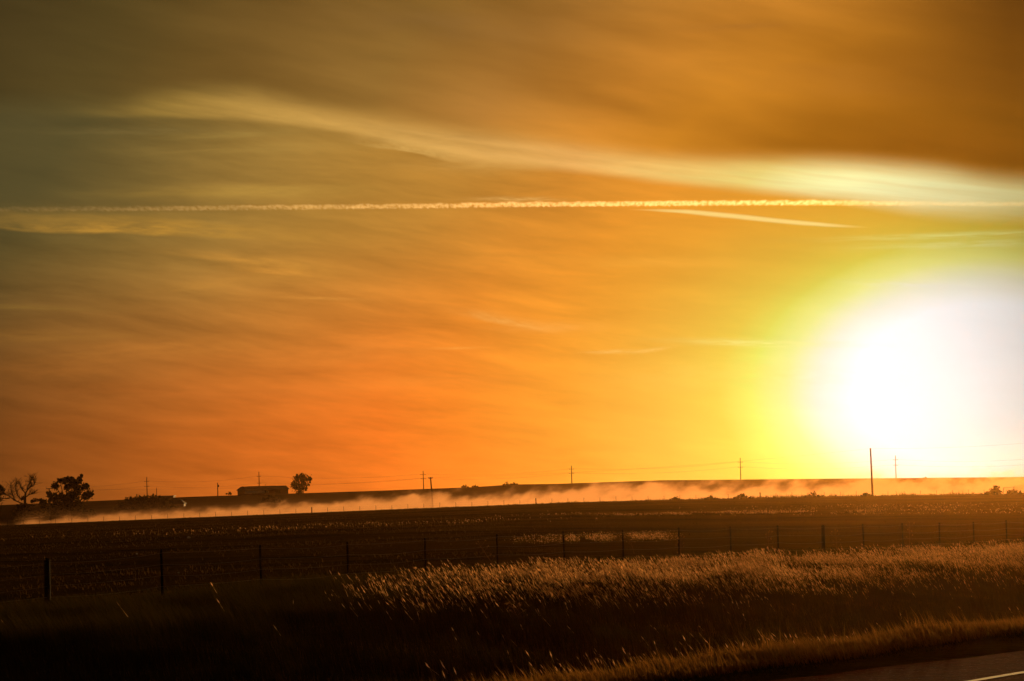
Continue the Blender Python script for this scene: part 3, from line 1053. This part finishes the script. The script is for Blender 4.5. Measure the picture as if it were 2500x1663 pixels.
YB = 985.0
mpp = YB / F                          # metres per photo pixel there
bp = on_ground(580, 1209, YB)
barn = gable_building('barn', 0, 123 * mpp, 9, 12.5 * mpp, 20 * mpp, 8 * mpp, bp, R(7), 'long low barn with a metal roof on the left ridge', .6, 11 * mpp)
MB().poly([(9 * mpp, 2, 17 * mpp), (13 * mpp, 2, 22.5 * mpp), (17 * mpp, 2, 17 * mpp), (9 * mpp, 5, 17 * mpp), (13 * mpp, 5, 22.5 * mpp), (17 * mpp, 5, 17 * mpp)],
          [(0, 2, 1), (3, 4, 5), (0, 1, 4, 3), (1, 2, 5, 4)]).build('dormer', MAT['siding'], barn)
MB().box(24 * mpp, 92 * mpp, 3.9, 5.1, 19.4 * mpp, 21.6 * mpp).build('raised_ridge', MAT['tin'], barn)
d1 = MB().box(90 * mpp, 104 * mpp, -.08, -.003, 0, 10 * mpp).build('door', MAT['darkw'], barn)
MB().box(91 * mpp, 91.6 * mpp, -.14, -.083, 4 * mpp, 5 * mpp).build('handle', MAT['white'], d1)
for xw in (30, 50, 70):
    wd = MB().box(xw * mpp, (xw + 5) * mpp, -.06, -.003, 5 * mpp, 9 * mpp).build('window', MAT['white'], barn)
    MB().box((xw + .6) * mpp, (xw + 4.4) * mpp, -.10, -.063, 5.6 * mpp, 8.4 * mpp).build('pane', MAT['window'], wd)
# pale trailer parked along the barn wall
tr = on_ground(598, 1206, YB - 9)
trl = empty('livestock_trailer', tr)
tag(trl, 'long pale trailer parked in front of the barn', 'trailer')
MB().box(0, 9, 0, 2.3, .7, 1.7).build('body', MAT['white'], trl)
MB().poly([(0, 0, 1.7), (9, 0, 1.7), (9, 2.3, 1.7), (0, 2.3, 1.7), (.3, .5, 1.95), (8.7, .5, 1.95), (8.7, 1.8, 1.95), (.3, 1.8, 1.95)],
          [(4, 5, 6, 7), (0, 1, 5, 4), (1, 2, 6, 5), (2, 3, 7, 6), (3, 0, 4, 7)]).build('roof', MAT['white'], trl)
MB().tube([(9, 1.1, .8), (10.4, 1.1, .7)], .07, 6).build('drawbar', MAT['gate'], trl)
for xw in (3.6, 4.7):
    for yw in (-.02, 2.1):
        MB().tube([(xw, yw, .38), (xw, yw + .25, .38)], .4, 12).build('wheel', MAT['darkw'], trl)
# shed by the thicket
YS = 640.0
ms = YS / F
sp = on_ground(418, 1242, YS)
shed = gable_building('shed', 0, 30 * ms, 4.5, 8 * ms, 17 * ms, 12 * ms, sp, 0, 'small shed with a pitched roof right of the dark thicket', .3)
MB().box(30 * ms + .003, 31.6 * ms, -.2, .1, -.6, 8.0 * ms).build('sunlit_edge_strip', MAT['white'], shed)  # white strip added to paint the sunlit edge of the wall
for ch in shed.children:
    if ch.name.startswith('roof'):
        ch.data.materials[0] = MAT['darkw']
# low flat building on the ridge behind the thicket
lp = on_ground(380, 1213, 990)
lowb = empty('low_building', lp)
tag(lowb, 'low flat roofed building on the ridge behind the thicket', 'building')
MB().box(0, 8.2, 0, 6, -1, .9).build('wall', MAT['siding'], lowb)
MB().box(-.3, 8.5, -.3, 6.3, .903, 1.15).build('roof', MAT['tin'], lowb)
MB().box(1, 2.2, -.05, -.003, -.2, .7).build('door', MAT['darkw'], lowb)


# ------------------------------------------------------------------ trees
def leaves_mesh(name, blobs, count, size, parent, m=None, flat=1.0, dens=.6):
    """leaf faces spread through the volume of many unequal clumps"""
    C = np.array([b[:3] for b in blobs]); Rr = np.array([b[3] for b in blobs])
    wgt = Rr ** 2; wgt = wgt / wgt.sum()
    k = rng.choice(len(blobs), count, p=wgt)
    d = rng.normal(size=(count, 3)); d /= np.linalg.norm(d, axis=1)[:, None]
    rad = np.minimum(np.abs(rng.normal(0, .62, count)), 1.7)
    p = C[k] + d * (Rr[k] * rad)[:, None] * [1, 1, flat]
    s = size * (.5 + rng.random(count))
    a = rng.normal(size=(count, 3)); a /= np.linalg.norm(a, axis=1)[:, None]
    b = np.cross(a, rng.normal(size=(count, 3))); b /= np.linalg.norm(b, axis=1)[:, None]
    V = np.stack([p - a * s[:, None], p + b * (s * .5)[:, None], p + a * s[:, None], p - b * (s * .5)[:, None]], 1).reshape(-1, 3)
    i = np.arange(count)[:, None] * 4
    T = np.concatenate([i + [0, 1, 2], i + [0, 2, 3]])
    return np_mesh(name, V, T, m or MAT['leaf'], np.repeat(rng.random(count), 4), None, parent)


def branch_pts(p0, p1, bend, n=5):
    out = []
    off = Vector((random.uniform(-1, 1), random.uniform(-1, 1), random.uniform(-.3, .6))) * bend
    for i in range(n + 1):
        t = i / n
        out.append(p0.lerp(p1, t) + off * math.sin(t * math.pi) + Vector((random.uniform(-1, 1), random.uniform(-1, 1), random.uniform(-1, 1))) * bend * .18 * (0 < i < n))
    return out


def leafy_tree(name, label, pxf, pyf, Yd, blobs_px, leafsize, count, trunk_r, cat='tree', depth=.8, group=None):
    foot = on_ground(pxf, pyf, Yd)
    root = empty(name, foot)
    tag(root, label, cat, group)
    mp_ = Yd / F
    blobs = []
    for (bx, by, br) in blobs_px:
        c = at(bx, by, Yd) - foot
        r_ = br * mp_ * 1.12
        c.y += random.uniform(-1, 1) * depth * 1.5
        blobs.append((c.x, c.y, c.z, r_))
        for _ in range(5):        # small lobes round each clump roughen the outline
            th, q_ = random.uniform(0, 6.28), random.uniform(-.7, 1)
            blobs.append((c.x + math.cos(th) * r_ * .95, c.y + random.uniform(-1, 1) * r_, c.z + q_ * r_ * .95, r_ * random.uniform(.3, .5)))
    zt = sum(b[2] for b in blobs) / len(blobs)
    tk = MB()
    tk.tube(branch_pts(Vector((0, 0, -.4)), Vector((blobs[0][0] * .1, 0, zt * .6)), trunk_r), [trunk_r * (1.3 - .12 * i) for i in range(6)], 8)
    tr_ = tk.build('trunk', MAT['bark'], root, smooth=True)
    lm = MB()
    for b in blobs[::6]:
        lm.tube(branch_pts(Vector((0, 0, zt * random.uniform(.25, .55))), Vector(b[:3]), .35), [trunk_r * (.5 - .075 * i) for i in range(6)], 5)
    lm.build('limb', MAT['bark'], root)
    leaves_mesh('crown', blobs, count, leafsize, root)
    return root


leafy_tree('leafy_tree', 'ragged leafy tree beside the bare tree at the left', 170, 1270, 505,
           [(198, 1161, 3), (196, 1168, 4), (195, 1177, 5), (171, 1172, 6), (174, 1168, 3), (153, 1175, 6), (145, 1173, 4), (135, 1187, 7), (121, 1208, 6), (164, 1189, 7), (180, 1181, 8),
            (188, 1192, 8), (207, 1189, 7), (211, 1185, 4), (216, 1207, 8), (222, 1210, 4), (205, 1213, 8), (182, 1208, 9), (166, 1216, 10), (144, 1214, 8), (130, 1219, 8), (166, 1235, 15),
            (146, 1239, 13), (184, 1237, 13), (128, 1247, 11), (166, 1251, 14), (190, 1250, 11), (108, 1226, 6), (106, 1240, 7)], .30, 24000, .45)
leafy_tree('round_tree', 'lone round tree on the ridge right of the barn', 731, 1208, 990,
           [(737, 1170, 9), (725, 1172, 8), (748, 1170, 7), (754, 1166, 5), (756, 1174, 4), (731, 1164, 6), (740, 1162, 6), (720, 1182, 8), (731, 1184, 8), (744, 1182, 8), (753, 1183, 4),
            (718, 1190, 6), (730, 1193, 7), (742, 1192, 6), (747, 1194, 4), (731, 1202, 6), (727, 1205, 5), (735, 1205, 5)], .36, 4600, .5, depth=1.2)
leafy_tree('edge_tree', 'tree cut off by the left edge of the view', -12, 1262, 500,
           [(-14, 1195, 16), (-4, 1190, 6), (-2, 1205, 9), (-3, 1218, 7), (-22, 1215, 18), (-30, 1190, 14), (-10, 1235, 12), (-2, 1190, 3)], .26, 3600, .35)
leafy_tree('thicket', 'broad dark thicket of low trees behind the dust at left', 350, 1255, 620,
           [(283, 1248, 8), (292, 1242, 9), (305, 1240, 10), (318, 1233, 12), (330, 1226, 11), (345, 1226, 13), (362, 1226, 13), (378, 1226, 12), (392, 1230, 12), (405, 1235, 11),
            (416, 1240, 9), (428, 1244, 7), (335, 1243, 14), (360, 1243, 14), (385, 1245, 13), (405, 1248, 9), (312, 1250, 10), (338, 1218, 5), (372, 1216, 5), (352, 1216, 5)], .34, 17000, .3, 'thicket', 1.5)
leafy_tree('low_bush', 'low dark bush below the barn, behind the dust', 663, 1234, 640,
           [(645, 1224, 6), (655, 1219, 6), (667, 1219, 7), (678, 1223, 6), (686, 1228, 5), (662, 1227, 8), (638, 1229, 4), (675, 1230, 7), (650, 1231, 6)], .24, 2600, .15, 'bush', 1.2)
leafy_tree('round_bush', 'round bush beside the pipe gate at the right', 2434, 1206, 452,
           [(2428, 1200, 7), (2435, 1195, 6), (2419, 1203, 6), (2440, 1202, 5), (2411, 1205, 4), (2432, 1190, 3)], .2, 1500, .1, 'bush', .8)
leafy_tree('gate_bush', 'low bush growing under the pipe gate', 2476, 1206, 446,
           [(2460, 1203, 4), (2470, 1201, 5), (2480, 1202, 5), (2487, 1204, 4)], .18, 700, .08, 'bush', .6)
for (bx, by, s_, lab) in ((1986, 1211, 9, 'small dark bush left of the big bare pole, before the glowing dust'), (1812, 1214, 8, 'small dark bush in the dust below the pole in the yellow glow'),
                          (1735, 1218, 7, 'small dark bush in the dust left of the yellow glow'), (1650, 1220, 6, 'small low bush in the dust left of centre right'),
                          (2115, 1209, 6, 'small bush at the foot of the big bare pole')):
    leafy_tree('dust_bush', lab, bx, by, 458, [(bx, by - s_ * .35, s_ * .6), (bx - s_ * 1.1, by - s_ * .05, s_ * .45), (bx + s_ * 1.2, by, s_ * .4), (bx - s_ * 2.2, by + 1, s_ * .3), (bx + s_ * 2.3, by + 1, s_ * .3)], .16, 700, .06, 'bush', .5)
for (bx, by, s_, lab) in ((1135, 1189, 3.5, 'tiny scrub on the ridge right of the leaning pole'), (1160, 1188, 3, 'second tiny scrub on the ridge right of the leaning pole'),
                          (1238, 1182.5, 4, 'highest scrub clump on the ridge near mid frame'), (1256, 1182, 3, 'scrub clump just right of the highest ridge scrub'),
                          (559, 1205, 2.8, 'tiny lone shrub on the ridge left of the barn'), (2258, 1167, 2, 'tiny ridge shrub under the white sun glow')):
    leafy_tree('ridge_shrub', lab, bx, by + 2, 985, [(bx, by, s_), (bx - s_ * 2, by + 1, s_ * .6), (bx + s_ * 2, by + 1, s_ * .6)], .3, 300, .1, 'shrub', 1)


# bare tree: trunk and main branches each with their own twigs
def bare_tree():
    Yd = 495.0
    foot = on_ground(62, 1268, Yd)
    root = empty('bare_tree', foot)
    tag(root, 'bare leafless tree with forked twigs near the left edge', 'tree')
    P_ = lambda px_, py_: at(px_, py_, Yd) - foot
    trunk = [Vector((0, 0, -.4)), P_(61, 1245), P_(61, 1222), P_(62, 1206)]
    MB().tube(trunk, [.42, .36, .30, .24], 8).build('trunk', MAT['bark'], root, smooth=True)
    mains = [[(62, 1206), (66, 1196), (71, 1190), (78, 1188), (83, 1184), (84, 1176), (79, 1166)],
             [(62, 1206), (58, 1198), (52, 1190), (49, 1180)],
             [(62, 1214), (70, 1210), (78, 1206), (85, 1204)],
             [(61, 1222), (47, 1216), (40, 1202), (37, 1190), (40, 1178)],
             [(61, 1232), (36, 1222), (24, 1212), (14, 1208), (10, 1202)],
             [(36, 1222), (33, 1208), (28, 1198), (26, 1182)],
             [(24, 1216), (8, 1217), (-4, 1222)],
             [(66, 1196), (70, 1184), (75, 1176), (82, 1168)],
             [(61, 1228), (75, 1236), (82, 1246)]]
    for mline in mains:
        b = MB()
        pts = [P_(*q) + Vector((0, random.uniform(-.6, .6) * (i > 0), 0)) for i, q in enumerate(mline)]
        fine = []
        for i in range(len(pts) - 1):
            for k in range(3):
                fine.append(pts[i].lerp(pts[i + 1], k / 3) + Vector((random.uniform(-.08, .08), 0, random.uniform(-.08, .08))) * (i + k > 0))
        fine.append(pts[-1])
        L = len(fine)
        b.tube(fine, [.13 * (1 - i / L) + .03 for i in range(L)], 6)
        for i in range(2, L):
            for _ in range(3):
                d = (fine[i] - fine[i - 1]).normalized()
                side = Vector((random.uniform(-1, 1), random.uniform(-1, 1), random.uniform(-.2, 1))).normalized()
                e = fine[i] + (d * .6 + side).normalized() * random.uniform(.7, 2.1)
                tp = branch_pts(fine[i], e, .12, 3)
                b.tube(tp, [.05, .04, .03, .02], 4)
                for _ in range(2):
                    q_ = random.choice(tp[1:3])
                    e2 = q_ + (e - fine[i]).normalized() * .4 + Vector((random.uniform(-1, 1), random.uniform(-.5, .5), random.uniform(-.3, 1))) * .45
                    b.tube([q_, e2], [.028, .014], 3)
        b.build('branch', MAT['bark'], root)
    return root


bare_tree()
leafy_tree('tree_foot_scrub', 'dark scrub at the foot of the bare tree', 55, 1272, 492,
           [(45, 1240, 9), (60, 1248, 11), (40, 1255, 12), (72, 1250, 9), (58, 1262, 12), (86, 1222, 4), (80, 1224, 4), (92, 1222, 3), (55, 1218, 4), (100, 1256, 8), (210, 1252, 7), (222, 1250, 6), (228, 1256, 5)],
           .24, 4200, .12, 'scrub', 1.0)


# ------------------------------------------------------------------ single dry weeds and pale stones in the pasture
def dry_weed(px_, py_top, py_foot, Yd, lean, label):
    foot = on_ground(px_, py_foot, Yd)
    top = at(px_ + lean, py_top, Yd)
    root = empty('dry_weed', foot)
    tag(root, label, 'weed', 'single dry weeds standing about the fence')
    t = top - foot
    s = MB()
    main = branch_pts(Vector((0, 0, 0)), t, .04, 6)
    s.tube(main, [.012, .011, .010, .009, .008, .007, .006], 4)
    tips = [main[-1]]
    for i in (2, 3, 4, 5):
        for sg in (-1, 1):
            e = main[i] + Vector((sg * random.uniform(.08, .22), random.uniform(-.15, .15), random.uniform(.08, .25)))
            s.tube([main[i], e], [.006, .004], 3)
            tips.append(e)
    o = s.build('stem', MAT['weed'], root)
    sh = leaves_mesh('seed_fluff', [(p.x, p.y, p.z, .045) for p in tips], 110, .022, root, MAT['weed'])
    sh['kind'] = 'stuff'
    return root


dry_weed(1217, 1322, 1365, 80, -50, 'tall pale feathery weed leaning left behind the bright seed heads')
dry_weed(1548, 1306, 1345, 100, -12, 'reddish leaning weed amid the bright flowering strip')
dry_weed(1660, 1308, 1368, 86, 3, 'weed standing against the right side of a thin post')
dry_weed(1875, 1298, 1362, 90, 2, 'tall forked weed left of the last thin post before the thick post')
dry_weed(2046, 1294, 1352, 98, -7, 'curved dry weed right of the thick wooden post')
dry_weed(2217, 1275, 1345, 100, 3, 'slender tall weed right of the second post from the thick one')
dry_weed(1265, 1482, 1540, 52, -12, 'bent brown weed in the dark lower grass')


def stone(px_, py_, Yd, s_, lab):
    foot = on_ground(px_, py_, Yd)
    me_v, me_f = [], []
    mbb = MB()
    rings, seg = 5, 8
    V = []
    for i in range(rings + 1):
        ph = math.pi * i / rings
        for k in range(seg):
            q_ = 2 * math.pi * k / seg
            j = 1 + random.uniform(-.14, .14)
            V.append((math.sin(ph) * math.cos(q_) * s_ * j, math.sin(ph) * math.sin(q_) * s_ * .8 * j, math.cos(ph) * s_ * .6 * j + s_ * .4))
    mbb.poly(V, [(i * seg + k, (i + 1) * seg + k, (i + 1) * seg + (k + 1) % seg, i * seg + (k + 1) % seg) for i in range(rings) for k in range(seg)])
    o = mbb.build('pale_stone', MAT['rock'])
    o.location = foot
    tag(o, lab, 'stone')


stone(461, 1322, 178, .17, 'largest pale stone on the dark pasture at left')
stone(334, 1346, 130, .07, 'small reddish pale stone lower left of the largest stone')
stone(436, 1379, 88, .05, 'smallest pale stone near the dark fence posts at left')

# ------------------------------------------------------------------ air: haze, dust and vapour trail
def vol_mat(name, build):
    m = bpy.data.materials.new(name)
    m.use_nodes = True
    m.node_tree.nodes.clear()
    n = N(m.node_tree)
    out = n.new('ShaderNodeOutputMaterial')
    pv = n.new('ShaderNodeVolumePrincipled')
    build(n, pv)
    m.node_tree.links.new(pv.outputs[0], out.inputs['Volume'])
    return m


def b_haze(n, pv):
    pv.inputs['Color'].default_value = (1.0, .50, .12, 1)
    pv.inputs['Density'].default_value = .000035
    pv.inputs['Anisotropy'].default_value = .88


hz = MB().box(-620, 640, -60, 1200, -34, 17).build('haze', vol_mat('haze_air', b_haze))  # volume added to spread orange glare over the ground near the sun
tag(hz, 'thin orange haze added over the plain for the glare near the sun', 'haze', kind='stuff')

DL, DD, DH = 262.0, 11.0, 7.0        # dust bank: length, depth, height


def b_dust(n, pv):
    tco = n.new('ShaderNodeTexCoord')
    s = n.new('ShaderNodeSeparateXYZ')
    n.t.links.new(tco.outputs['Object'], s.inputs[0])
    x, y, z = s.outputs
    # height over the road: the land dips at both ends
    pts = [(-131.0, 0), ]
    xs_ = np.linspace(-131, 131, 12)
    gz = [(float(v), ground_z(float(v), 472.0)) for v in xs_]
    hgt = n.sub(z, n.curve(x, gz))
    xs_sh = n.sub(x, n.mul(hgt, .45))
    v1 = n.vec(n.mul(xs_sh, .11), n.mul(y, .12), n.mul(hgt, .20))
    v2 = n.vec(n.mul(xs_sh, .30), n.mul(y, .22), n.mul(hgt, .50))
    a = n.noise(v1, 1.0, 2, .5)
    b = n.noise(v2, 1.0, 4, .62)
    tophi = n.curve(x, [(-131, 1.2), (-90, 1.5), (-60, 2.0), (-20, 2.7), (20, 3.4), (60, 4.2), (100, 4.6), (131, 4.6)])
    f = n.add(n.add(n.mul(n.sub(a, .5), n.lin(x, -100, -10, .7, 2.6)), n.mul(n.sub(b, .5), 2.5)), .15)
    body = n.sub(n.add(1.0, n.mul(f, 1.0)), n.m('DIVIDE', hgt, tophi))
    dens = n.m('POWER', n.sstep(body, -.10, .85), 1.5)
    edge = n.mul(n.sstep(n.m('ABSOLUTE', y), 5.4, 2.0), n.sstep(n.m('ABSOLUTE', x), 131, 118))
    dens = n.add(dens, n.mul(n.m('EXPONENT', n.mul(n.m('MAXIMUM', hgt, 0.0), -1.1)), n.sstep(b, .25, .6, .35, .9)))
    dens = n.mul(n.mul(dens, edge), n.curve(x, [(-131, .045), (-85, .075), (-50, .095), (20, .085), (80, .085), (131, .10)]))
    n.put(pv.inputs['Density'], dens)
    pv.inputs['Color'].default_value = (1.0, .56, .31, 1)
    pv.inputs['Anisotropy'].default_value = .66


m_d = vol_mat('road_dust', b_dust)
m_d.cycles.volume_step_rate = .9 / ((DL + DD + DH) / 3 / 10)
du = MB().box(-DL / 2, DL / 2, -DD / 2, DD / 2, -3.0, 5.5).build('dust_cloud', m_d)
du.location = (0, 472, 0)
tag(du, 'long bank of road dust glowing in the low sun', 'dust cloud', kind='stuff')

# vapour trail, 8 km up and 60 km away
ALT = 8300.0
tp = []
for px_ in range(-260, 2900, 60):
    py_ = np.interp(px_, [-260, 0, 500, 1000, 1300, 1700, 2000, 2500, 2900], [516, 512, 509, 504, 500, 497, 496, 500, 505])
    d = ray(px_, py_)
    tp.append(EYE + d * (ALT / d.z) + Vector((0, 0, 26 * math.sin(px_ * .011) + 16 * math.sin(px_ * .031 + 1))))
tbase = tp[len(tp) // 2].copy()
TRAD = 135.0


def b_trail(n, pv):
    tco = n.new('ShaderNodeTexCoord')
    s = n.new('ShaderNodeSeparateXYZ')
    n.t.links.new(tco.outputs['Object'], s.inputs[0])
    x, y, z = s.outputs
    v = n.vec(n.mul(x, 1 / 110), n.mul(z, 1 / 90), 0.0)
    a = n.noise(v, 1.0, 3, .6)
    puff = n.m('ABSOLUTE', n.m('SINE', n.add(n.mul(x, 1 / 62), n.mul(n.noise(n.vec(n.mul(x, 1 / 500), 0.0), 1.0, 2), 9))))
    big0 = n.noise(n.vec(n.mul(x, 1 / 420), 8.0), 1.0, 4, .65)
    bot = n.mul(n.mul(n.sub(puff, .5), n.lin(n.noise(n.vec(n.mul(x, 1 / 230), 3.0), 1.0, 2), .35, .65, .1, 1.0)), -52)
    inside = n.mul(n.sstep(z, n.add(-100.0, n.mul(bot, -.8)), n.add(-40.0, n.mul(bot, -.8))), n.sstep(z, n.lin(big0, .3, .7, 40, 125), n.lin(big0, .3, .7, -10, 55)))
    d = n.mul(inside, n.sstep(a, .26, .66))
    big = n.noise(n.vec(n.mul(x, 1 / 1500), n.mul(z, 1 / 300), 5.0), 1.0, 4, .6)
    d = n.mul(d, n.lin(big, .3, .7, .35, 1.25))
    d = n.mul(d, n.mul(n.sstep(x, 12500, 5500, .08, 1.0), 1.0))
    d = n.mul(d, n.m('POWER', n.lin(x, -14500, 3000, .25, 1.0), 2.0))
    n.put(pv.inputs['Density'], n.mul(d, .0040))
    pv.inputs['Color'].default_value = (1.0, .95, .86, 1)
    pv.inputs['Anisotropy'].default_value = .72


m_t = vol_mat('vapour', b_trail)
tm = MB().tube([p - tbase for p in tp], TRAD, 10)
ext = [max(v[i] for v in tm.v) - min(v[i] for v in tm.v) for i in range(3)]
m_t.cycles.volume_step_rate = 45 / (sum(ext) / 3 / 10)
to = tm.build('vapour_trail', m_t)
to.location = tbase
tag(to, 'long bright beaded vapour trail running across the whole sky', 'contrail')
